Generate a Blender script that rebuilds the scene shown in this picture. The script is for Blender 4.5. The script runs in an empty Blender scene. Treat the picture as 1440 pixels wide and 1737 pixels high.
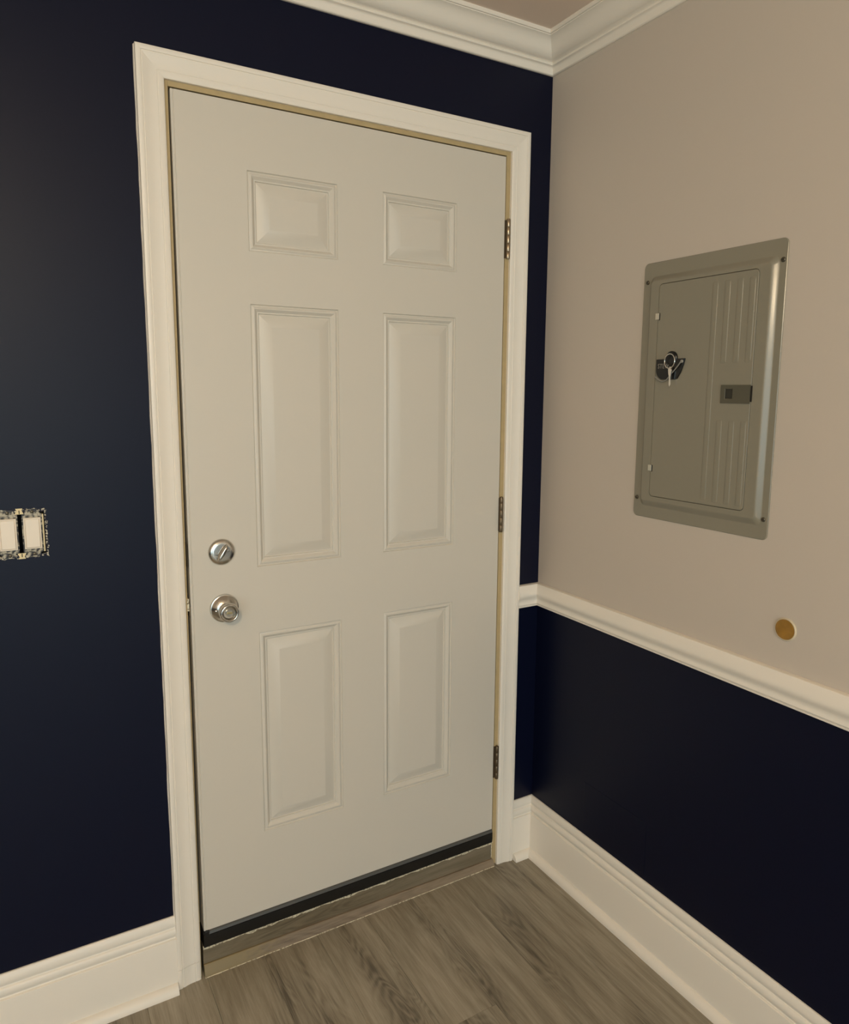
import bpy, bmesh, math, random
from mathutils import Matrix, Vector

random.seed(7)
S = bpy.context.scene
C = S.collection

# ------------------------------------------------------------------ camera, world, lights, exposure
cam_d = bpy.data.cameras.new('camera')
cam = bpy.data.objects.new('camera', cam_d)
C.objects.link(cam)
F_PX, PX, PY, W_PX, H_PX = 1226.45, 718.45, 841.68, 1440.0, 1737.0
yaw, pitch, roll = -0.5224, -0.1427, 0.0065
fw = Vector((-math.sin(yaw) * math.cos(pitch), math.cos(yaw) * math.cos(pitch), math.sin(pitch)))
rt = Vector((math.cos(yaw), math.sin(yaw), 0))
up = rt.cross(fw)
r2 = rt * math.cos(roll) + up * math.sin(roll)
u2 = up * math.cos(roll) - rt * math.sin(roll)
m = Matrix((r2, u2, -fw)).transposed().to_4x4()
m.translation = Vector((-1.4343, -1.758, 1.5197))
cam.matrix_world = m
cam_d.sensor_fit = 'HORIZONTAL'
cam_d.sensor_width = 36
cam_d.lens = 36 * F_PX / W_PX
cam_d.shift_x = (W_PX / 2 - PX) / W_PX
cam_d.shift_y = -(H_PX / 2 - PY) / W_PX
cam_d.clip_start = 0.01
S.camera = cam

S.view_settings.view_transform = 'Standard'
S.view_settings.look = 'None'
S.view_settings.gamma = 1
S.view_settings.exposure = 0.0
S.view_settings.use_curve_mapping = False

world = bpy.data.worlds.new('world')
S.world = world
world.use_nodes = True
world.node_tree.nodes['Background'].inputs[0].default_value = (0.01, 0.012, 0.015, 1)
world.node_tree.nodes['Background'].inputs[1].default_value = 1.0


def lamp(name, kind, loc, power, col, size=0.2, rot=(0, 0, 0), size_y=None):
    d = bpy.data.lights.new(name, kind)
    d.energy = power
    d.color = col
    if kind == 'AREA':
        d.shape = 'RECTANGLE' if size_y else 'DISK'
        d.size = size
        if size_y:
            d.size_y = size_y
    else:
        d.shadow_soft_size = size
    o = bpy.data.objects.new(name, d)
    o.location = loc
    o.rotation_euler = rot
    C.objects.link(o)
    return o


WARM = (1.0, 0.79, 0.52)
lamp('ceiling_lamp', 'POINT', (-2.0, -2.6, 2.2), 76, WARM, 0.09)
lamp('unseen_cool_light', 'AREA', (-1.7, -5.6, 1.2), 58, (0.68, 0.90, 1.0), 1.8, (math.radians(90), 0, 0), 1.8)
lamp('unseen_cool_light', 'AREA', (-3.6, -4.0, 1.3), 46, (0.66, 0.90, 1.0), 2.0, (0, math.radians(-90), 0), 2.4)  # added cool side fill; no window is known on this wall

# ------------------------------------------------------------------ material helpers


def lin(r, g, b):
    def f(v):
        v /= 255
        return v / 12.92 if v <= 0.04045 else ((v + 0.055) / 1.055) ** 2.4
    return (f(r), f(g), f(b), 1)


def base_mat(name):
    mt = bpy.data.materials.new(name)
    mt.use_nodes = True
    nt = mt.node_tree
    return mt, nt, nt.nodes['Principled BSDF']


def paint(name, rgb, rough=0.5, bump=0.0, scale=180, metal=0.0, var=0.0, vscale=6.0, spec=0.5):
    mt, nt, b = base_mat(name)
    b.inputs['Base Color'].default_value = lin(*rgb)
    b.inputs['Roughness'].default_value = rough
    b.inputs['Metallic'].default_value = metal
    b.inputs['Specular IOR Level'].default_value = spec
    tc = nt.nodes.new('ShaderNodeTexCoord')
    if bump:
        n = nt.nodes.new('ShaderNodeTexNoise')
        n.inputs['Scale'].default_value = scale
        n.inputs['Detail'].default_value = 3
        nt.links.new(tc.outputs['Object'], n.inputs['Vector'])
        bp = nt.nodes.new('ShaderNodeBump')
        bp.inputs['Strength'].default_value = bump
        bp.inputs['Distance'].default_value = 0.001
        nt.links.new(n.outputs['Fac'], bp.inputs['Height'])
        nt.links.new(bp.outputs['Normal'], b.inputs['Normal'])
    if var:
        n = nt.nodes.new('ShaderNodeTexNoise')
        n.inputs['Scale'].default_value = vscale
        n.inputs['Detail'].default_value = 4
        nt.links.new(tc.outputs['Object'], n.inputs['Vector'])
        mx = nt.nodes.new('ShaderNodeMix')
        mx.data_type = 'RGBA'
        mx.inputs[6].default_value = lin(*[max(0, c * (1 - var)) for c in rgb])
        mx.inputs[7].default_value = lin(*[min(255, c * (1 + var)) for c in rgb])
        nt.links.new(n.outputs['Fac'], mx.inputs[0])
        nt.links.new(mx.outputs[2], b.inputs['Base Color'])
    return mt


def two_tone(name, a, b_, scale, lo, hi, rough=0.6, bump=0.3, stretch=(1, 1, 1)):
    """noise-thresholded mix of two colours (chipped paint, torn board edges)"""
    mt, nt, b = base_mat(name)
    tc = nt.nodes.new('ShaderNodeTexCoord')
    mp = nt.nodes.new('ShaderNodeMapping')
    mp.inputs['Scale'].default_value = stretch
    n = nt.nodes.new('ShaderNodeTexNoise')
    n.inputs['Scale'].default_value = scale
    n.inputs['Detail'].default_value = 5
    r = nt.nodes.new('ShaderNodeValToRGB')
    r.color_ramp.elements[0].position = lo
    r.color_ramp.elements[0].color = lin(*a)
    r.color_ramp.elements[1].position = hi
    r.color_ramp.elements[1].color = lin(*b_)
    nt.links.new(tc.outputs['Object'], mp.inputs['Vector'])
    nt.links.new(mp.outputs['Vector'], n.inputs['Vector'])
    nt.links.new(n.outputs['Fac'], r.inputs['Fac'])
    nt.links.new(r.outputs['Color'], b.inputs['Base Color'])
    b.inputs['Roughness'].default_value = rough
    bp = nt.nodes.new('ShaderNodeBump')
    bp.inputs['Strength'].default_value = bump
    bp.inputs['Distance'].default_value = 0.001
    nt.links.new(n.outputs['Fac'], bp.inputs['Height'])
    nt.links.new(bp.outputs['Normal'], b.inputs['Normal'])
    return mt


def wood_plank(name, cols, along='y', rough=0.42, worn=None):
    """grey-brown wood-print vinyl: long grain, cathedral figure, per-plank offset and tone"""
    mt, nt, b = base_mat(name)
    N, L = nt.nodes, nt.links

    def math_(op, a, b2=None):
        n = N.new('ShaderNodeMath')
        n.operation = op
        for i, v in enumerate((a, b2)):
            if v is None:
                continue
            if isinstance(v, (int, float)):
                n.inputs[i].default_value = v
            else:
                L.new(v, n.inputs[i])
        return n.outputs[0]
    tc = N.new('ShaderNodeTexCoord')
    info = N.new('ShaderNodeObjectInfo')
    off = N.new('ShaderNodeCombineXYZ')
    for i, k in enumerate((37.0, 91.0, 53.0)):
        L.new(math_('MULTIPLY', info.outputs['Random'], k), off.inputs[i])
    add = N.new('ShaderNodeVectorMath')
    add.operation = 'ADD'
    L.new(tc.outputs['Object'], add.inputs[0])
    L.new(off.outputs[0], add.inputs[1])

    def noise(sc, detail, dist=0.0, rough_=0.55):
        mp = N.new('ShaderNodeMapping')
        mp.inputs['Scale'].default_value = sc
        L.new(add.outputs[0], mp.inputs['Vector'])
        n = N.new('ShaderNodeTexNoise')
        n.inputs['Scale'].default_value = 1.0
        n.inputs['Detail'].default_value = detail
        n.inputs['Distortion'].default_value = dist
        n.inputs['Roughness'].default_value = rough_
        L.new(mp.outputs['Vector'], n.inputs['Vector'])
        return n.outputs['Fac']

    def sc(across, length):
        return (across, length, across) if along == 'y' else (length, across, across)
    figure = noise(sc(10, 1.9), 2, 0.6)
    rings = math_('ADD', math_('MULTIPLY', math_('SINE', math_('MULTIPLY', figure, 120.0)), 0.5), 0.5)
    fine = noise(sc(260, 9), 6, 0.0, 0.75)
    mid = noise(sc(42, 3.4), 5, 0.8)
    cloud = noise(sc(10, 2.2), 3)
    mask = N.new('ShaderNodeMapRange')
    mask.inputs[1].default_value = 0.47
    mask.inputs[2].default_value = 0.72
    L.new(noise(sc(8.5, 1.15), 2), mask.inputs[0])
    v = math_('ADD', math_('MULTIPLY', fine, 0.60), math_('MULTIPLY', mid, 0.72))
    v = math_('ADD', v, math_('MULTIPLY', cloud, 0.20))
    v = math_('SUBTRACT', v, math_('MULTIPLY', math_('MULTIPLY', rings, mask.outputs[0]), 0.22))
    v = math_('SUBTRACT', v, math_('MULTIPLY', mask.outputs[0], 0.16))
    v = math_('ADD', v, math_('MULTIPLY', math_('SUBTRACT', info.outputs['Random'], 0.5), 0.10))
    r = N.new('ShaderNodeValToRGB')
    e = r.color_ramp.elements
    e[0].position, e[0].color = 0.40, lin(*cols[0])
    e[1].position, e[1].color = 1.02, lin(*cols[3])
    for p, c in ((0.60, cols[1]), (0.76, cols[2])):
        k = e.new(p)
        k.color = lin(*c)
    L.new(v, r.inputs['Fac'])
    out = r.outputs['Color']
    if worn:                       # worn-through stretch at one end of the strip
        x0, x1, wc = worn
        sx = N.new('ShaderNodeSeparateXYZ')
        L.new(tc.outputs['Object'], sx.inputs[0])
        mr = N.new('ShaderNodeMapRange')
        mr.inputs[1].default_value = x0
        mr.inputs[2].default_value = x1
        mr.inputs[3].default_value = 1.0
        mr.inputs[4].default_value = 0.0
        L.new(math_('ADD', sx.outputs[0], math_('MULTIPLY', math_('SUBTRACT', noise((60, 200, 200), 3), 0.5), 0.25)), mr.inputs[0])
        mx = N.new('ShaderNodeMix')
        mx.data_type = 'RGBA'
        L.new(mr.outputs[0], mx.inputs[0])
        L.new(out, mx.inputs[6])
        mx.inputs[7].default_value = lin(*wc)
        out = mx.outputs[2]
    L.new(out, b.inputs['Base Color'])
    b.inputs['Roughness'].default_value = rough
    bp = N.new('ShaderNodeBump')
    bp.inputs['Strength'].default_value = 0.25
    bp.inputs['Distance'].default_value = 0.0006
    L.new(fine, bp.inputs['Height'])
    L.new(bp.outputs['Normal'], b.inputs['Normal'])
    return mt


M = {}
M['navy'] = paint('navy_satin_paint', (4, 9, 33), 0.44, 0.10, 160, spec=0.22)
M['beige'] = paint('warm_grey_wall_paint', (194, 183, 171), 0.62, 0.16, 150)
M['ceiling'] = paint('ceiling_paint', (226, 207, 192), 0.8, 0.12, 120)
M['trim'] = paint('white_trim_paint', (232, 224, 212), 0.40, 0.035, 70)
M['door'] = paint('off_white_door_paint', (206, 199, 187), 0.42, 0.05, 90)
M['pine'] = paint('bare_pine_jamb', (178, 157, 116), 0.6, 0.15, 120, var=0.06, vscale=30)
M['caulk'] = two_tone('old_caulk', (120, 108, 84), (222, 212, 186), 170, 0.36, 0.5, 0.7, 0.6)
M['black'] = paint('black_rubber', (16, 15, 14), 0.45)
M['lip_highlight'] = paint('lip_highlight_grey', (78, 77, 74), 0.35)  # grey paints the light reflection along the top of the black sweep
M['void'] = paint('dark_cavity', (26, 20, 15), 0.9)
M['nickel'] = paint('satin_nickel', (204, 200, 192), 0.24, metal=1.0)
M['nickel_dark'] = paint('polished_nickel', (198, 194, 188), 0.14, metal=1.0)
M['hinge'] = paint('hinge_steel', (168, 150, 126), 0.3, metal=1.0)
M['hinge_dim'] = paint('dim_hinge_steel', (122, 106, 86), 0.45, metal=1.0)  # hinge steel darkened: weaker light on the lower hinges put into the colour
M['leaf'] = paint('dark_hinge_leaf', (92, 78, 60), 0.5, metal=0.6)
M['panel'] = paint('grey_panel_enamel', (134, 128, 112), 0.24, 0.05, 200)
M['latch'] = paint('dark_grey_latch_plastic', (84, 80, 66), 0.5)
M['well'] = paint('shaded_finger_well', (46, 44, 36), 0.6)  # latch plastic darkened so the shallow recess looks shaded
M['tab'] = paint('zinc_tab', (205, 200, 185), 0.3, metal=0.7)
M['screw'] = paint('dull_screw_steel', (96, 90, 78), 0.4, metal=0.8)
M['tag'] = paint('black_tag_enamel', (10, 9, 9), 0.28)
M['silver'] = paint('silver_print', (150, 146, 138), 0.4, metal=0.3)
M['chrome'] = paint('chrome', (225, 220, 212), 0.12, metal=1.0)
M['amber'] = paint('amber_rubber', (142, 104, 42), 0.38, var=0.22, vscale=40)
M['bumper_rim'] = paint('clear_rim_plastic', (200, 186, 160), 0.35)
M['switch'] = paint('almond_switch_plastic', (226, 212, 192), 0.33)
M['yoke'] = two_tone('paint_spattered_strap', (30, 28, 32), (176, 168, 148), 140, 0.44, 0.58, 0.5, 0.4)
M['chip'] = two_tone('torn_drywall_edge', (24, 26, 44), (200, 192, 172), 230, 0.50, 0.58, 0.8, 0.8)
M['ear'] = paint('cream_plaster_ear', (222, 205, 162), 0.5)
FLOOR_COLS = ((92, 83, 70), (132, 123, 106), (151, 142, 124), (174, 164, 147))
M['plank'] = wood_plank('grey_brown_vinyl_plank', FLOOR_COLS)
M['riser'] = wood_plank('vinyl_plank_riser', ((88, 77, 60), (108, 97, 78), (120, 109, 90), (134, 122, 104)), 'x')
M['strip'] = wood_plank('worn_base_strip', ((104, 88, 70), (126, 110, 90), (138, 122, 102), (150, 136, 116)), 'x', worn=(-0.36, -0.24, (132, 116, 82)))

# ------------------------------------------------------------------ mesh helpers


def tag(o, label=None, cat=None, group=None, kind=None):
    if label:
        o['label'] = label
    if cat:
        o['category'] = cat
    if group:
        o['group'] = group
    if kind:
        o['kind'] = kind
    return o


def empty(name, loc=(0, 0, 0)):
    o = bpy.data.objects.new(name, None)
    o.empty_display_size = 0.05
    o.location = loc
    C.objects.link(o)
    return o


def obj(name, verts, faces, mats, parent=None, smooth=None, mat_idx=None, normals=True):
    """verts are WORLD coordinates; the parent's location is taken off"""
    if parent is not None:
        p, q = Vector((0, 0, 0)), parent
        while q is not None:
            p += q.location
            q = q.parent
        verts = [Vector(v) - p for v in verts]
    me = bpy.data.meshes.new(name)
    me.from_pydata([tuple(v) for v in verts], [], faces)
    if not isinstance(mats, (list, tuple)):
        mats = [mats]
    for mt in mats:
        me.materials.append(mt)
    if mat_idx:
        me.polygons.foreach_set('material_index', mat_idx)
    if normals:
        bm = bmesh.new()
        bm.from_mesh(me)
        bmesh.ops.recalc_face_normals(bm, faces=bm.faces)
        bm.to_mesh(me)
        bm.free()
    if smooth is not None:
        me.polygons.foreach_set('use_smooth', [True] * len(me.polygons))
        me.set_sharp_from_angle(angle=math.radians(smooth))
    me.update()
    o = bpy.data.objects.new(name, me)
    C.objects.link(o)
    if parent is not None:
        o.parent = parent
    return o


class MB:
    def __init__(self):
        self.v, self.f = [], []

    def add(self, v, f):
        n = len(self.v)
        self.v += [Vector(x) for x in v]
        self.f += [tuple(i + n for i in q) for q in f]
        return self

    def box(self, a, b, ch=0.0):
        """box from corner a to corner b; ch chamfers all edges"""
        a = [min(a[i], b[i]) for i in range(3)], [max(a[i], b[i]) for i in range(3)]
        lo, hi = a
        if not ch:
            v = [(x, y, z) for x in (lo[0], hi[0]) for y in (lo[1], hi[1]) for z in (lo[2], hi[2])]
            f = [(0, 1, 3, 2), (4, 6, 7, 5), (0, 4, 5, 1), (2, 3, 7, 6), (0, 2, 6, 4), (1, 5, 7, 3)]
            return self.add(v, f)
        bm = bmesh.new()
        bmesh.ops.create_cube(bm, size=1)
        for w in bm.verts:
            w.co = Vector([lo[i] + (w.co[i] + .5) * (hi[i] - lo[i]) for i in range(3)])
        bmesh.ops.bevel(bm, geom=bm.edges[:], offset=ch, segments=2, affect='EDGES', profile=0.5)
        bm.verts.index_update()
        v = [w.co.copy() for w in bm.verts]
        f = [[w.index for w in q.verts] for q in bm.faces]
        bm.free()
        return self.add(v, f)

    def loops(self, loops, closed=True, cap0=False, cap1=False):
        """bridge successive point loops"""
        n = len(loops[0])
        v = [p for l in loops for p in l]
        f = []
        for k in range(len(loops) - 1):
            for i in range(n if closed else n - 1):
                j = (i + 1) % n
                f.append((k * n + i, k * n + j, (k + 1) * n + j, (k + 1) * n + i))
        if cap0:
            f.append(tuple(range(n)))
        if cap1:
            f.append(tuple((len(loops) - 1) * n + i for i in range(n)))
        return self.add(v, f)

    def lathe(self, prof, c, axis, n=40):
        """prof = (radius, height along axis) pairs"""
        ax = Vector(axis).normalized()
        t = ax.orthogonal().normalized()
        s = ax.cross(t)
        c = Vector(c)
        ls = []
        for r, h in prof:
            r = max(r, 1e-5)
            ls.append([c + ax * h + (t * math.cos(2 * math.pi * i / n) + s * math.sin(2 * math.pi * i / n)) * r for i in range(n)])
        return self.loops(ls, True, True, True)

    def tube(self, pts, r, n=10, closed=False):
        pts = [Vector(p) for p in pts]
        ls, prev = [], None
        m_ = len(pts)
        for i, p in enumerate(pts):
            if closed:
                d = pts[(i + 1) % m_] - pts[i - 1]
            else:
                d = pts[min(i + 1, m_ - 1)] - pts[max(i - 1, 0)]
            d.normalize()
            if prev is None:
                t = d.orthogonal().normalized()
            else:
                t = (prev - d * prev.dot(d)).normalized()
            prev = t
            s = d.cross(t)
            ls.append([p + (t * math.cos(2 * math.pi * k / n) + s * math.sin(2 * math.pi * k / n)) * r for k in range(n)])
        if closed:
            ls.append(ls[0])
            return self.loops(ls, True)
        return self.loops(ls, True, True, True)

    def build(self, name, mat, parent=None, smooth=None):
        return obj(name, self.v, self.f, mat, parent, smooth)


def moulding(name, prof, a_wall, p0, p1, mat, parent, mitre0=0, mitre1=0, smooth=32):
    """prof = (a off the wall, z) closed polyline; a_wall 'back' (y=0) or 'right' (x=0); p0..p1 the run along the wall;
    mitre +1 shortens that end by a (inside corner)"""
    ls = []
    for p, mt in ((p0, mitre0), (p1, mitre1)):
        l = []
        for a, z in prof:
            q = p + mt * a
            l.append((q, -a, z) if a_wall == 'back' else (-a, q, z))
        ls.append(l)
    return MB().loops(ls, True, True, True).build(name, mat, parent, smooth)


def rrect(y0, y1, z0, z1, r, n=6):
    """rounded rectangle in (y, z), anticlockwise"""
    y0, y1 = min(y0, y1), max(y0, y1)
    z0, z1 = min(z0, z1), max(z0, z1)
    pts = []
    for cy, cz, a in ((y1 - r, z1 - r, 0), (y0 + r, z1 - r, 90), (y0 + r, z0 + r, 180), (y1 - r, z0 + r, 270)):
        for k in range(n + 1):
            t = math.radians(a + 90 * k / n)
            pts.append((cy + r * math.cos(t), cz + r * math.sin(t)))
    return pts


# ------------------------------------------------------------------ room shell
XL, YF, ZC = -3.7, -5.7, 2.505           # left wall, wall behind the camera, ceiling
TH = 0.12
DL, DR, DT, DB = -1.0739, -0.1599, 2.1798, 0.1252      # door slab
JL, JR, JT = DL - 0.0042, DR + 0.0024, DT + 0.0032     # jamb faces
HX0, HX1, HZ0, HZ1 = -1.4690, -1.3755, 1.1660, 1.2585  # switch-box hole in the back wall


def wall_cells(name, xs, zs, holes, mat, y0=0.0, y1=TH):
    v, f = [], []
    for i in range(len(xs) - 1):
        for j in range(len(zs) - 1):
            if (i, j) in holes:
                continue
            n = len(v)
            v += [(xs[i], y0, zs[j]), (xs[i + 1], y0, zs[j]), (xs[i + 1], y0, zs[j + 1]), (xs[i], y0, zs[j + 1])]
            f.append((n, n + 1, n + 2, n + 3))
            v += [(xs[i], y1, zs[j]), (xs[i + 1], y1, zs[j]), (xs[i + 1], y1, zs[j + 1]), (xs[i], y1, zs[j + 1])]
            f.append((n + 7, n + 6, n + 5, n + 4))
    return obj(name, v, f, mat, normals=False)


wall_back = wall_cells('wall_back', [XL - TH, HX0, HX1, JL - 0.02, JR + 0.02, 0.0], [0, HZ0, HZ1, JT + 0.02, ZC],
                       {(1, 1), (3, 0), (3, 1), (3, 2)}, M['navy'])
tag(wall_back, 'navy satin painted wall that the white entry door is set in', 'wall', kind='structure')

RAIL_Z0, RAIL_Z1 = 0.8515, 0.9245
mid = 0.885
wall_right = obj('wall_right',
                 [(0, TH, 0), (0, YF, 0), (0, YF, mid), (0, TH, mid), (0, YF, ZC), (0, TH, ZC),
                  (TH, TH, 0), (TH, YF, 0), (TH, YF, ZC), (TH, TH, ZC)],
                 [(0, 3, 2, 1), (3, 5, 4, 2), (6, 7, 8, 9), (0, 1, 7, 6), (5, 9, 8, 4)],
                 [M['navy'], M['beige']], mat_idx=[0, 1, 1, 1, 1], normals=False)
tag(wall_right, 'right wall, warm grey above the white chair rail and navy below it', 'wall', kind='structure')

def far_wall(name, p, q, label):
    mb = MB()
    for za, zb in ((0, mid), (mid, ZC)):
        mb.box((p[0], p[1], za), (q[0], q[1], zb))
    o_ = obj(name, mb.v, mb.f, [M['navy'], M['beige']], mat_idx=[0] * 6 + [1] * 6)
    return tag(o_, label, 'wall', kind='structure')


far_wall('wall_left', (XL - TH, YF), (XL, 0), 'two-tone side wall out of view on the switch side')
far_wall('wall_front', (XL - TH, YF - TH), (TH, YF), 'two-tone wall out of view, facing the entry door')
ceiling = MB().box((XL - TH, YF - TH, ZC), (TH, TH, ZC + 0.1)).build('ceiling', M['ceiling'])
tag(ceiling, 'flat warm grey ceiling above the crown moulding', 'ceiling', kind='structure')
floor = MB().box((XL - TH, YF - TH, -0.10), (TH, TH, -0.0052)).build('floor', M['void'])
tag(floor, 'grey-brown wood-look vinyl plank floor in front of the door', 'floor', kind='structure')

# faint square patch under the navy paint of the right wall
MB().box((-0.0007, -0.245, 0.215), (0.002, -0.489, 0.3665), 0.0003).build('patched_area', M['navy'], wall_right)

# vinyl planks, running towards the door
PW, PL, GAP = 0.1524, 1.22, 0.0005


def plank_mesh(w, l):
    c = 0.0008
    x0, x1, y0, y1 = GAP / 2, w - GAP / 2, GAP / 2, l - GAP / 2
    v = [(x0, y0, -.0055), (x1, y0, -.0055), (x1, y1, -.0055), (x0, y1, -.0055),
         (x0, y0, -.0006), (x1, y0, -.0006), (x1, y1, -.0006), (x0, y1, -.0006),
         (x0 + c, y0 + c, 0), (x1 - c, y0 + c, 0), (x1 - c, y1 - c, 0), (x0 + c, y1 - c, 0)]
    f = [(8, 9, 10, 11)]
    for k in (0, 4):
        for i in range(4):
            j = (i + 1) % 4
            f.append((k + i, k + j, k + 4 + j, k + 4 + i))
    me = bpy.data.meshes.new('plank')
    me.from_pydata(v, [], f)
    me.materials.append(M['plank'])
    return me


PLANK_FULL = plank_mesh(PW, PL)
SEAM = -0.4630
k0 = int(math.ceil((SEAM - XL) / PW))
ends = {-1: -0.4525, 0: -0.93, 1: -1.08, 2: -0.88, -2: -1.02, -3: -0.74, -4: -1.10, -5: -0.66, -6: -0.95}
for k in range(-k0, 4):
    xl = SEAM + k * PW
    xa, xb = max(xl, XL), min(xl + PW, -0.002)
    if xb - xa < 0.01:
        continue
    ye = ends.get(k, -0.15 - 0.37 * ((k * 5) % 3) - 0.1)
    ys = [0.035, ye]
    while ys[-1] > YF:
        ys.append(max(ys[-1] - PL, YF))
    for t in range(len(ys) - 1):
        l = ys[t] - ys[t + 1]
        if l < 0.01:
            continue
        me = PLANK_FULL if (abs(l - PL) < 1e-6 and xb - xa > PW - 1e-6) else plank_mesh(xb - xa, l)
        o = bpy.data.objects.new('plank', me)
        o.location = (xa, ys[t + 1], 0)
        o.parent = floor
        C.objects.link(o)

# ------------------------------------------------------------------ door frame: jambs, stops, casing
CXL, CXR, CZT = -1.1459, -0.0855, 2.2528       # casing outside
CIL, CIR, CIT = -1.0871, -0.1441, 2.1942       # casing inside
trim_1 = tag(empty('trim_1', ((CXL + CXR) / 2, 0, 0)), 'white moulded casing and bare wood jambs around the entry door', 'door frame', kind='structure')
JLB = DL - 0.0100
xa = CXL + 0.012
MB().loops([[(xa, -.0004, z), (x - .0006, -.0004, z), (x, .0002, z), (x, TH, z), (xa, TH, z)] for x, z in ((JLB, 0), (JL, CIT + .02))],
           True, True, True).build('jamb', M['pine'], trim_1)
MB().box((JR, -0.0004, 0), (CXR - .012, TH, CIT + 0.02), 0.0006).build('jamb', M['pine'], trim_1)
tag(MB().box((JL, -0.0004, JT), (JR, TH, CIT + 0.035), 0.0006).build('head_jamb', M['pine'], trim_1))
MB().box((JL, 0.048, 0), (JL + 0.014, 0.075, JT)).build('door_stop', M['pine'], trim_1)
MB().box((JR - 0.014, 0.048, 0), (JR, 0.075, JT)).build('door_stop', M['pine'], trim_1)
MB().box((JL, 0.048, JT - 0.014), (JR, 0.075, JT)).build('door_stop', M['pine'], trim_1)

CAS = [(0.0, 0.0), (0.0, .0085), (.03, .0100), (.10, .0112), (.20, .0116), (.215, .0104), (.24, .0104), (.26, .0114), (.36, .0112),
       (.48, .0118), (.60, .0132), (.70, .0150), (.755, .0160), (.77, .0146), (.795, .0146), (.81, .0164), (.86, .0174), (.95, .0174),
       (.985, .0166), (1.0, .0150), (1.0, 0.0)]


def lerp(a, b, t):
    return a + (b - a) * t


def cas_leg(name, xi, xo, za, zb=None):
    lo = [(lerp(xi, xo, s), -t, za) for s, t in CAS]
    hi = [(lerp(xi, xo, s), -t, lerp(CIT, CZT, s) if zb is None else zb) for s, t in CAS]
    return MB().loops([lo, hi], True, True, True).build(name, M['trim'], trim_1, 30)


cas_leg('casing_leg', CIL, CXL, 0.0535)
cas_leg('casing_foot', CIL, CXL, 0.0, 0.0528)
cas_leg('casing_leg', CIR, CXR, 0.0)
MB().loops([[(lerp(CIL, CXL, s), -t, lerp(CIT, CZT, s)) for s, t in CAS],
            [(lerp(CIR, CXR, s), -t, lerp(CIT, CZT, s)) for s, t in CAS]], True, True, True).build('casing_head', M['trim'], trim_1, 30)
# ragged caulk bead down the outer edge of the left casing
bead, nb = [], 60
for i in range(nb + 1):
    z = 0.19 + (CZT - 0.19) * i / nb
    w = 0.0012 + 0.0014 * random.random()
    bead.append([(CXL - w, -0.0006, z), (CXL - w * .5, -0.003 - random.random() * .002, z), (CXL + 0.001, -0.0035, z), (CXL + 0.001, 0.0005, z)])
MB().loops(bead, True, True, True).build('caulk_bead', M['trim'], trim_1, 60)

# ------------------------------------------------------------------ door
door = tag(empty('door_1', (DL, 0, DB)), 'off-white six-panel entry door with satin knob and deadbolt', 'door', kind='structure')
PXS = [(DL + .1676, DL + .3968), (DL + .5242, DL + .7521)]
PZS = [(1.8508, 2.0334), (1.0792, 1.7274), (0.3545, 0.9055)]
xs = [DL + .0075, PXS[0][0], PXS[0][1], PXS[1][0], PXS[1][1], DR]
zs = [DB, PZS[2][0], PZS[2][1], PZS[1][0], PZS[1][1], PZS[0][0], PZS[0][1], DT]
slab = MB()
for i in range(5):
    for j in range(7):
        if i in (1, 3) and j in (1, 3, 5):
            continue
        slab.add([(xs[i], 0, zs[j]), (xs[i + 1], 0, zs[j]), (xs[i + 1], 0, zs[j + 1]), (xs[i], 0, zs[j + 1])], [(0, 1, 2, 3)])
EDGE = [(DL + .0075, 0), (DL + .0066, .0014), (DL + .0058, .0014), (DL + .005, 0.0), (DL + .0018, 0.0), (DL + .0004, .0006), (DL, .002), (DL, .044), (DR, .044), (DR, 0)]
slab.loops([[(x, y, DB) for x, y in EDGE], [(x, y, DT) for x, y in EDGE]], False)
n = len(EDGE)
slab.add([(x, y, DB) for x, y in EDGE], [tuple(range(n))])
slab.add([(x, y, DT) for x, y in EDGE], [tuple(range(n))])
o = obj('slab', slab.v, slab.f, M['door'], door, normals=False)
o.data.validate()

PP = [(0, 0), (.0010, .0030), (.0022, .0044), (.0036, .0040), (.0062, .0020), (.0088, .0010), (.0108, .0014), (.0135, .0038), (.0160, .0066), (.0176, .0076),
      (.0196, .0072), (.0208, .0076), (.0218, .0112), (.0235, .0116), (.0500, .0018), (.0520, .0011), (.0545, .0010)]
for (za, zb) in PZS:
    for (xa, xb) in PXS:
        ls = [[(xa + d, y, za + d), (xb - d, y, za + d), (xb - d, y, zb - d), (xa + d, y, zb - d)] for d, y in PP]
        mb = MB().loops(ls, True, False, True)
        obj('raised_panel', mb.v, mb.f, M['door'], door, normals=True, smooth=28)

# sweep along the bottom of the slab
SW = [(.040, DB), (-.0015, DB), (-.0048, DB - .0016), (-.0070, DB - .0075), (-.0058, DB - .0088)]
sw = MB().loops([[(DL + .012, y, z) for y, z in SW], [(DR - .002, y, z) for y, z in SW]], False)
sw.add([(DL + .012, y, z) for y, z in SW], [(0, 1, 2, 3, 4)])
sweep = MB()
SB = [(.040, DB - .0005), (-.0022, DB - .0005), (-.0022, DB - .0090), (-.0060, DB - .0105), (-.0064, DB - .0300), (-.0040, DB - .0445), (.040, DB - .0445)]
sweep.loops([[(DL - .002, y, z) for y, z in SB], [(DR - .001, y, z) for y, z in SB]], True, True, True)
sweep = sweep.build('bottom_sweep', M['black'], door, 35)
sw.build('sweep_lip', M['lip_highlight'], sweep, 40)
MB().box((DL + .001, -.0062, DB - .014), (DL + .013, .01, DB + .0005), 0.001).build('sweep_end', M['black'], sweep)

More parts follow.
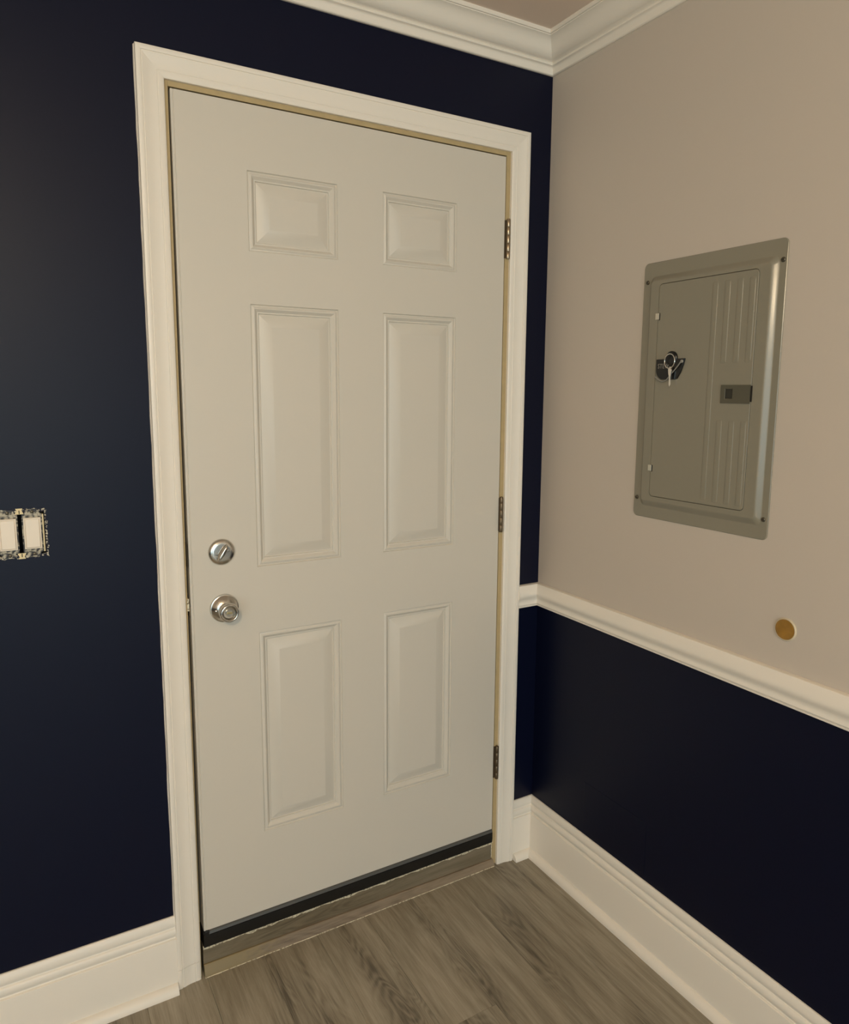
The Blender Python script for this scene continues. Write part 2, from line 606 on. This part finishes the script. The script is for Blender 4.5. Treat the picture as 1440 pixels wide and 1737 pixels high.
# deadbolt
NEG = (0, -1, 0)
bx, bz = -0.9957, 1.1278
bolt = MB().lathe([(.0315, 0), (.0325, .001), (.0325, .004), (.0316, .0056), (.0290, .0080), (.0255, .0098), (.0225, .0106), (.0205, .0108), (0, .0108)],
                  (bx, 0, bz), NEG, 56).build('deadbolt_plate', M['nickel'], door, 40)
for sx, sz in ((-.0148, -.0035), (.0138, .0035)):
    MB().lathe([(.0034, 0), (.0034, .0010), (.0026, .0019), (0, .0022)], (bx + sx, -.0106, bz + sz), NEG, 18).build('screw', M['nickel_dark'], bolt, 40)
# thumb turn: a tapered blade leaning to the right
th = math.radians(33)
dirv, perp = Vector((math.sin(th), 0, math.cos(th))), Vector((math.cos(th), 0, -math.sin(th)))
tl = []
for h, a, b in ((.0105, .0225, .0078), (.0125, .0222, .0076), (.0165, .0205, .0050), (.0200, .0180, .0034), (.0212, .0150, .0020)):
    tl.append([Vector((bx, -h, bz)) + dirv * a * math.copysign(abs(math.cos(t)) ** .8, math.cos(t)) + perp * b * math.sin(t)
               for t in [2 * math.pi * i / 32 for i in range(32)]])
MB().loops(tl, True, True, True).build('thumb_turn', M['nickel'], bolt, 50)

# knob
kx, kz = -0.9935, 0.9850
knob = MB().lathe([(.0345, 0), (.0357, .0012), (.0357, .0035), (.0345, .0058), (.0330, .0060), (.0315, .0075), (.0270, .0120), (.0225, .0158), (.0180, .0180),
                   (.0150, .0190), (0, .0190)], (kx, 0, kz), NEG, 64).build('knob_rosette', M['nickel'], door, 40)
MB().lathe([(.0125, .0185), (.0118, .022), (.0112, .027), (.0120, .030), (.0160, .0325), (.0205, .0360), (.0232, .0410), (.0240, .0465), (.0236, .0510),
            (.0220, .0545), (.0200, .0560), (.0180, .0556), (.0165, .0535), (.0150, .0490), (.0138, .0470), (0, .0466)],
           (kx, 0, kz), NEG, 64).build('knob_grip', M['nickel_dark'], knob, 50)
MB().lathe([(.0088, .0460), (.0088, .0490), (.0080, .0498), (0, .0498)], (kx, 0, kz), NEG, 28).build('turn_button', M['nickel'], knob, 40)
MB().box((kx - .0066, -.0490, kz - .0019), (kx + .0066, -.0535, kz + .0019), .0006).build('turn_button_bar', paint('gold_reflection_metal', (200, 186, 140), .3, metal=1.0), knob)  # golden tint puts a warm reflection into the bar's colour
for sx in (-.0225, .0225):
    MB().lathe([(.0042, 0), (.0042, .0012), (.0030, .0024), (0, .0028)], (kx + sx, -.0152, kz - .002), NEG, 18).build('screw', M['nickel_dark'], knob, 40)

# latch edge and strike in the gap on the knob side
lt = MB().box((DL - .0035, .004, kz - .012), (DL + .0005, .030, kz + .012), .0006).build('latch_bolt', M['hinge_dim'], door)
MB().box((JL - .0045, -.0013, kz + .004), (JL + .0007, .020, kz + .034), .0005).build('strike_plate', M['caulk'], trim_1)
MB().box((JL - .0006, -.0011, bz - .030), (JL + .0009, .020, bz + .030), .0005).build('strike_plate', M['leaf'], trim_1)

# hinges
for (za, zb, px_x, mt) in ((1.9015, 2.0105, -0.1500, M['hinge']), (1.1022, 1.2078, -0.1540, M['hinge_dim']), (0.3005, 0.4095, -0.1500, M['hinge_dim'])):
    h = MB()
    h.box((DR - .0008, -.0026, za + .002), (JR + .0045, .012, zb - .002), .0004)
    hin = h.build('hinge', M['leaf'], door)
    cx, cy, r = px_x - .0015, -0.0068, .0056
    zz = [za, za + .020, za + .043, za + .066, za + .088, zb]
    for a, b in zip(zz[:-1], zz[1:]):
        MB().lathe([(r * .96, a + .0001), (r, a + .0005), (r, b - .0005), (r * .96, b - .0001)], (cx, cy, 0), (0, 0, 1), 22).build('knuckle', mt, hin, 40)
    MB().lathe([(r * .72, zb - .0005), (r * .72, zb + .0012), (r * .4, zb + .0024), (0, zb + .0027)], (cx, cy, 0), (0, 0, 1), 18).build('pin_head', mt, hin, 40)

# ------------------------------------------------------------------ threshold under the door
trim_2 = tag(empty('trim_2', ((JL + JR) / 2, 0, 0)), 'raised vinyl-clad threshold under the entry door', 'threshold', kind='structure')
SX0, SX1 = JL + 0.0005, JR + 0.0030
MB().box((SX0, 0.003, 0.0), (SX1 - .004, 0.040, 0.0775), 0.0015).build('riser_board', M['riser'], trim_2)
MB().box((JL, 0.030, -.004), (JR, TH, 0.0795)).build('sill', M['void'], trim_2)
a, b = [], []
for x, zt, l in ((SX0, .0300, a), (SX1, .0190, b)):
    l += [(x, .003, 0), (x, .003, zt), (x, -.0015, zt + .0002), (x, -.0040, zt - .0022), (x, -.0100, .0052), (x, -.0122, .0006), (x, -.0122, 0)]
MB().loops([a, b], True, True, True).build('base_strip', M['strip'], trim_2, 40)
ck = []
for i in range(121):
    x = lerp(SX0, SX1, i / 120)
    wob = .5 + .5 * math.sin(i * .61) * math.sin(i * .23 + 1.3)
    w = .0030 + .0062 * wob * random.uniform(.6, 1.2)
    ck.append([(x, .004, .0765 - w * .5), (x, .0018 - random.random() * .001, .0772 - w), (x, -.0008 - random.random() * .0014, .0788), (x, .004, .0802)])
MB().loops(ck, True, True, True).build('caulk_line', M['caulk'], trim_2, 60)
ck = []
for i in range(101):
    x = lerp(SX0, SX1, i / 100)
    d = .0006 + .0014 * random.random() ** 2
    ck.append([(x, -.0118, -.0002), (x, -.0120, .0009), (x, -.0124 - d, .0004), (x, -.0126 - d, -.0002)])
MB().loops(ck, True, True, True).build('caulk_line', M['caulk'], trim_2, 60)
MB().box((SX1 - .0042, .006, 0.006), (SX1 + .0005, .03, .0745)).build('gap_shade', M['void'], trim_2)  # solid dark block painted as the shade inside the open gap
ck = [[(SX1 - .0048 - .0008 * random.random(), .0022, z), (SX1 - .0038 + .0006 * random.random(), .0010, z), (SX1 - .0034, .004, z)] for z in [.024 + .054 * i / 14 for i in range(15)]]
MB().loops(ck, True, True, True).build('caulk_line', M['caulk'], trim_2, 60)

# ------------------------------------------------------------------ baseboards, chair rail, crown
BB = [(0, .006), (.0155, .006), (.0155, .1400), (.0150, .1420), (.0138, .1428), (.0096, .1434), (.0090, .1460), (.0104, .1490), (.0128, .1530), (.0134, .1580),
      (.0126, .1650), (.0104, .1685), (.0074, .1700), (.0068, .1720), (.0078, .1745), (.0094, .1780), (.0096, .1830), (.0086, .1900), (.0064, .1955), (.0046, .1990),
      (.0030, .2000), (0, .2000)]
QR = [(.0145, 0)] + [(.0145 + .0200 * math.cos(math.radians(t)), .0225 * math.sin(math.radians(t))) for t in range(0, 91, 9)]
bl = tag(empty('baseboard_back', (-1.3, 0, 0)), 'tall white baseboard with quarter round on the navy door wall', 'baseboard', kind='structure')
moulding('board', BB, 'back', XL, CXL + .001, M['trim'], bl)
moulding('quarter_round', QR, 'back', XL, -1.1470, M['trim'], bl)
moulding('board', BB, 'back', CXR - .001, 0, M['trim'], bl, 0, -1)
moulding('quarter_round', QR, 'back', CXR + .0015, 0, M['trim'], bl, 0, -1)
br = tag(empty('baseboard_right', (0, -1.0, 0)), 'tall white baseboard with quarter round along the right wall', 'baseboard', kind='structure')
moulding('board', BB, 'right', 0, YF, M['trim'], br, -1, 0)
moulding('quarter_round', QR, 'right', 0, YF, M['trim'], br, -1, 0)

z0 = RAIL_Z0
RAIL = [(0, 0), (.0095, 0), (.0112, .0014), (.0112, .0044), (.0092, .0052), (.0092, .0064), (.0128, .0074), (.0139, .0095), (.0134, .0125), (.0122, .0160),
        (.0121, .0200), (.0134, .0245), (.0160, .0290), (.0190, .0340), (.0211, .0390), (.0216, .0440), (.0207, .0500), (.0186, .0570), (.0162, .0640),
        (.0146, .0690), (.0134, .0716), (.0100, .0730), (0, .0730)]
RAIL = [(a, z + z0) for a, z in RAIL]
trim_3 = tag(empty('trim_3', (0, -0.5, z0)), 'white moulded chair rail between warm grey and navy paint', 'chair rail', kind='structure')
moulding('rail_length', RAIL, 'back', CXR - .001, 0, M['trim'], trim_3, 0, -1)
moulding('rail_length', RAIL, 'right', 0, YF, M['trim'], trim_3, -1, 0)

z0 = 2.4225
H = ZC - z0
CRN = [(0, 0), (.0050, 0), (.0080, .0020), (.0088, .0070), (.0094, .0130), (.0115, .0175), (.0140, .0195), (.0168, .0200), (.0190, .0218), (.0192, .0246),
       (.0176, .0264), (.0170, .0280), (.0200, .0296), (.0258, .0312), (.0322, .0345), (.0380, .0395), (.0428, .0455), (.0470, .0520), (.0516, .0585), (.0572, .0640),
       (.0630, .0678), (.0672, .0695), (.0690, .0705), (.0692, .0722), (.0730, .0726), (.0740, .0740), (.0740, H), (0, H)]
CRN = [(a, z + z0) for a, z in CRN]
trim_4 = tag(empty('trim_4', (0, -0.5, z0)), 'white crown moulding where both walls meet the ceiling', 'crown moulding', kind='structure')
moulding('crown_length', CRN, 'back', XL, 0, M['trim'], trim_4, 0, -1)
moulding('crown_length', CRN, 'right', 0, YF, M['trim'], trim_4, -1, 0)

# ------------------------------------------------------------------ breaker panel on the right wall
EY0, EY1, EZ0, EZ1 = -.3899, -.7828, 1.2011, 1.8443
IY0, IY1, IZ0, IZ1 = -.4501, -.7273, 1.2593, 1.7884
pan = tag(empty('breaker_panel', (0, (EY0 + EY1) / 2, EZ0)), 'grey flush-mounted electrical breaker panel on the warm grey wall', 'breaker panel')


def ring(d, x, y0, y1, z0_, z1_, r):
    return [(-x, y, z) for y, z in rrect(y0 - d, y1 + d, z0_ + d, z1_ - d, max(r - d, .002))]


ls = [ring(0, 0.0, EY0, EY1, EZ0, EZ1, .013), ring(0, .0018, EY0, EY1, EZ0, EZ1, .013), ring(.0012, .0028, EY0, EY1, EZ0, EZ1, .013)]
PY0, PY1, PZ0, PZ1 = -.4130, -.7680, 1.2300, 1.8110


def pan_ring(d, x):
    # the pressed step is steep on three sides and a long soft slope along the top
    y0, y1, z0_, z1_, r = PY0 - d * .7, PY1 + d, PZ0 + d * 1.2, PZ1 - d * 1.0, .016
    return [(-x, y, z) for y, z in rrect(y0, y1, z0_, z1_, max(r - d * .5, .004))]


for d, x in ((0, .0028), (.0012, .0030), (.0026, .0038), (.0060, .0066), (.0095, .0094), (.0128, .0119), (.0146, .0128), (.0165, .0130)):
    ls.append(pan_ring(d, x))
for d, x in ((0, .0130), (.0002, .0125), (.0002, .0080)):
    ls.append(ring(d, x, IY0, IY1, IZ0, IZ1, .011))
cov = MB().loops(ls, True, False, True).build('cover', M['panel'], pan, 35)
ls = [ring(.0014, .0085, IY0, IY1, IZ0, IZ1, .011), ring(.0014, .0126, IY0, IY1, IZ0, IZ1, .011), ring(.0022, .0134, IY0, IY1, IZ0, IZ1, .011)]
pdoor = MB().loops(ls, True, True, True).build('panel_door', M['panel'], pan, 35)


def flute(yc, za, zb, w=.0075, h=.0016):
    ls_ = []
    nn = 10
    for z, k in ((za, .02), (za + .004, .6), (za + .010, 1), (zb - .010, 1), (zb - .004, .6), (zb, .02)):
        ls_.append([(-.0132 - h * k * math.sin(math.pi * i / nn), yc + w * math.cos(math.pi * i / nn), z) for i in range(nn + 1)])
    MB().loops(ls_, False).build('pressed_rib', M['panel'], pdoor, 50)


flute(-.6165, 1.270, 1.774)
for yc in (-.6490, -.6815, -.7125):
    flute(yc, 1.588, 1.774)
    flute(yc, 1.268, 1.462)
# latch with a finger well
LY0, LY1, LZ0, LZ1 = -.6495, -.7255, 1.4995, 1.5405
la = MB()
ys_ = [LY0, LY0 - .011, LY0 - .032, LY1]
zs_ = [LZ0, LZ0 + .009, LZ1 - .008, LZ1]
for i in range(3):
    for j in range(3):
        if (i, j) == (1, 1):
            continue
        la.add([(-.0158, ys_[i], zs_[j]), (-.0158, ys_[i + 1], zs_[j]), (-.0158, ys_[i + 1], zs_[j + 1]), (-.0158, ys_[i], zs_[j + 1])], [(0, 1, 2, 3)])
E_ = [(LY0, LZ0), (LY1, LZ0), (LY1, LZ1), (LY0, LZ1)]
la.loops([[(-.0132, y, z) for y, z in E_], [(-.0158, y, z) for y, z in E_]])
G_ = [(ys_[1], zs_[1]), (ys_[2], zs_[1]), (ys_[2], zs_[2]), (ys_[1], zs_[2])]
la.loops([[(-.0158, y, z) for y, z in G_], [(-.0150, lerp(y, -.671, .12), lerp(z, 1.520, .1)) for y, z in G_]])
latch = obj('latch', la.v, la.f, M['latch'], pan, normals=True)
G2 = [(lerp(y, -.671, .12), lerp(z, 1.520, .1)) for y, z in G_]
MB().loops([[(-.0150, y, z) for y, z in G2], [(-.0136, y, z) for y, z in G2]], True, False, True).build('finger_well', M['well'], latch)
MB().box((-.0136, LY1 - .0004, LZ0 + .004), (-.0146, LY1 - .0042, LZ1 - .002)).build('latch_slot', M['void'], latch)
for z in (1.7098, 1.3325):
    MB().box((-.0130, -.4440, z - .0075), (-.0150, -.4555, z + .0075), .0005).build('hinge_tab', M['tab'], pdoor)
    MB().box((-.0128, -.4550, z - .0095), (-.0134, -.4580, z + .0080)).build('hinge_slot', M['void'], pdoor)
for y, z in ((-.4030, 1.7974), (-.7735, 1.7995), (-.4010, 1.2500), (-.7715, 1.2470)):
    s_ = MB().lathe([(.0052, 0), (.0052, .0012), (.0042, .0024), (.0020, .0031), (0, .0032)], (-.0028, y, z), (-1, 0, 0), 22).build('cover_screw', M['screw'], pan, 40)
    MB().box((-.0058, y - .0035, z - .0005), (-.0062, y + .0035, z + .0005)).build('screw_slot', M['void'], s_)

# ------------------------------------------------------------------ key and black tag stuck to the panel door
X0 = -.0150
key = tag(empty('key_tag', (X0, -.5, 1.58)), 'black half-round magnetic tag with key ring and key on the grey panel', 'key tag')
# half-round plate
pl_out = []
ya, yb, zt = -.4555, -.5435, 1.6045
pl_out += [(ya, zt), (ya + .000, zt - .014)]
for k in range(13):
    t = math.radians(180 + 90 * k / 12)
    pl_out.append((ya - .024 - .024 * math.cos(t), 1.580 + .024 * math.sin(t) - .001))
pl_out += [(-.515, 1.5545), (-.5225, 1.5560), (-.5330, 1.5720), (-.5400, 1.5900), (yb, zt)]
MB().loops([[(X0 + .0016, y, z) for y, z in pl_out], [(X0 - .0010, y, z) for y, z in pl_out], [(X0 - .0022, lerp(y, -.499, .03), lerp(z, 1.583, .03)) for y, z in pl_out]],
           True, True, True).build('tag_plate', M['tag'], key, 30)
MB().lathe([(.017, 0), (.017, .004), (.0150, .0062), (0, .0066)], (X0 + .0016, -.5030, 1.6060), (-1, 0, 0), 32).build('magnet', M['tag'], key, 40)
# wire bail
wire = []
for k in range(22):
    t = k / 21
    y = lerp(-.4570, -.5355, t)
    z = 1.5620 - .0115 * math.sin(math.pi * min(t / .62, 1)) + (max(t - .45, 0) / .55) ** 1.5 * .036
    wire.append((X0 - .0040, y, z))
MB().tube(wire, .0016, 8).build('wire_bail', M['silver'], key, 60)
MB().lathe([(.0040, 0), (.0040, .0030), (.0028, .0044), (0, .0048)], (X0 - .001, -.5365, 1.5975), (-1, 0, 0), 18).build('rivet', M['silver'], key, 40)
rg = [(X0 - .0130 + .002 * math.cos(t), -.5080 + .0172 * math.cos(t), 1.5985 + .0172 * math.sin(t)) for t in [2 * math.pi * k / 40 for k in range(40)]]
MB().tube(rg, .0014, 8, True).build('key_ring', M['chrome'], key, 60)
# the key hangs edge-on from the ring
kp = [(-.5065, 1.5850), (-.5020, 1.5790), (-.5035, 1.5680), (-.5060, 1.5600), (-.5060, 1.5420), (-.5085, 1.5360), (-.5110, 1.5420), (-.5100, 1.5560), (-.5115, 1.5680), (-.5125, 1.5780), (-.5105, 1.5850)]
mb = MB().loops([[(X0 - .0075, y, z) for y, z in kp], [(X0 - .0100, y, z) for y, z in kp]], True, True, True)
mb.build('key', M['chrome'], key)
# lettering
fc = bpy.data.curves.new('lettering', 'FONT')
fc.body = 'STEW'
fc.size = .0165
fc.extrude = .0003
fc.resolution_u = 3
fc.space_character = 1.12
tmp = bpy.data.objects.new('lettering', fc)
C.objects.link(tmp)
dg = bpy.context.evaluated_depsgraph_get()
me = bpy.data.meshes.new_from_object(tmp.evaluated_get(dg))
bpy.data.objects.remove(tmp)
wd = max(v.co.x for v in me.vertices)
Y0 = -.4625
me.transform(Matrix(((0, 0, -1, X0 - .0026), (-.0345 / wd, 0, 0, Y0), (0, 1, 0, 1.5820), (0, 0, 0, 1))))
me.transform(Matrix.Translation(-key.location))
me.materials.clear()
me.materials.append(M['silver'])
o = bpy.data.objects.new('lettering', me)
C.objects.link(o)
o.parent = key

# ------------------------------------------------------------------ amber disc on the right wall
wb = tag(empty('wall_bumper', (0, -.8425, 1.0170)), 'small round amber bumper disc on the warm grey wall above the chair rail', 'wall bumper')
MB().lathe([(.0250, -.0005), (.0250, .0030), (.0240, .0042), (.0226, .0044), (.0222, .0036), (0, .0034)], (0, -.8425, 1.0170), (-1, 0, 0), 48).build('rim', M['bumper_rim'], wb, 40)
MB().lathe([(.0222, .0034), (.0216, .0050), (.0190, .0058), (.0120, .0050), (0, .0044)], (0, -.8425, 1.0170), (-1, 0, 0), 48).build('pad', M['amber'], wb, 50)

# ------------------------------------------------------------------ uncovered switches on the back wall
box = tag(empty('switch_box', (-1.4230, 0, 1.2125)), 'open wall box behind two rocker switches, cover plate missing', 'switch box')
b = MB()
q = [(HX0, HZ0), (HX1, HZ0), (HX1, HZ1), (HX0, HZ1)]
b.loops([[(x, 0.0005, z) for x, z in q], [(x, .060, z) for x, z in q]], True, False, True)
obj('box_shell', b.v, b.f, M['void'], box, normals=False)
MB().box((HX1 - .0050, -.0008, HZ0 + .004), (HX1 - .0020, .04, HZ1 - .006), .0004).build('box_edge', M['ear'], box)


def switch(xc, label):
    s = tag(empty('light_switch', (xc, 0, 1.2125)), label, 'light switch', 'uncovered rocker switches')
    # strap with rounded, holed ears
    pts = []
    hw, zt_ = .0195, .0525
    for sx, sz in ((1, 1), (-1, 1), (-1, -1), (1, -1)):
        cor = [(hw, .036), (hw * .98, .0415), (hw * .72, .0440), (hw * .62, zt_ - .003), (hw * .45, zt_)]
        if sx * sz < 0:
            cor = cor[::-1]
        pts += [(xc + sx * x, 1.2125 + sz * z) for x, z in cor]
    MB().loops([[(x, -.0004, z) for x, z in pts], [(x, -.0018, z) for x, z in pts]], True, True, True).build('strap', M['yoke'], s)
    fr = MB()
    w, h = .0168, .0342
    A = [(xc - w, 1.2125 - h), (xc + w, 1.2125 - h), (xc + w, 1.2125 + h), (xc - w, 1.2125 + h)]

    def ins(d, y):
        return [(xc - w + d, y, 1.2125 - h + d), (xc + w - d, y, 1.2125 - h + d), (xc + w - d, y, 1.2125 + h - d), (xc - w + d, y, 1.2125 + h - d)]
    fr.loops([ins(0, .001), ins(0, -.0058), ins(.0006, -.0066), ins(.0026, -.0066), ins(.0030, -.0052)], True, True, True)
    fr.build('switch_frame', M['switch'], s, 20)
    R = lambda d, yt, yb_: [(xc - w + d, yb_, 1.2125 - h + d), (xc + w - d, yb_, 1.2125 - h + d), (xc + w - d, yt, 1.2125 + h - d), (xc - w + d, yt, 1.2125 + h - d)]
    MB().loops([R(.0034, -.0050, -.0050), R(.0034, -.0058, -.0084), R(.0042, -.0064, -.0090)], True, True, True).build('rocker', M['switch'], s, 20)
    for sz in (-1, 1):
        MB().lathe([(.0034, 0), (.0034, .001), (.0024, .0018), (0, .0020)], (xc + .001, -.0018, 1.2125 + sz * .0465), NEG, 16).build('strap_screw', M['screw'], s, 40)
    return s


switch(-1.4000, 'almond rocker switch without a cover plate, nearer the door casing')
switch(-1.4465, 'almond rocker switch without a cover plate, farther from the door casing')
# cream plaster ears between the two straps
for sz in (1, -1):
    zc = 1.2125 + sz * .0425
    e = [(-.0085, 0), (.0085, 0), (.0050, .0085), (.0070, .0125), (-.0070, .0125), (-.0045, .0085)]
    MB().loops([[(-1.4232 + x, -.0006, zc + sz * z) for x, z in e], [(-1.4232 + x, -.0024, zc + sz * z) for x, z in e]], True, True, True).build('plaster_ear', M['ear'], box)
    MB().box((-1.4238, -.0030, zc + sz * .001), (-1.4222, -.0020, zc + sz * .0085)).build('ear_slot', M['void'], box)

# torn, unpainted drywall around the box: ragged slivers on the wall
cx0, cx1, cz0, cz1 = HX0 - .006, HX1 + .0035, HZ0 - .0065, HZ1 + .0060
outer, inner = [], []
per = []
for i in range(26):
    per.append((lerp(cx0, cx1, i / 26), cz1))
for i in range(26):
    per.append((cx1, lerp(cz1, cz0, i / 26)))
for i in range(26):
    per.append((lerp(cx1, cx0, i / 26), cz0))
for i in range(26):
    per.append((cx0, lerp(cz0, cz1, i / 26)))
ccx, ccz = (cx0 + cx1) / 2, (cz0 + cz1) / 2
for x, z in per:
    k = 1 + random.uniform(-.03, .05)
    outer.append((ccx + (x - ccx) * k, -.0012, ccz + (z - ccz) * k))
    inner.append((min(max(x, HX0), HX1), -.0014 - random.random() * .0008, min(max(z, HZ0), HZ1)))
base_ = [(x, .0002, z) for x, y, z in outer]
mb = MB().loops([base_, outer, inner, [(x, .004, z) for x, y, z in inner]], True)
obj('torn_edge', mb.v, mb.f, M['chip'], wall_back, normals=True)
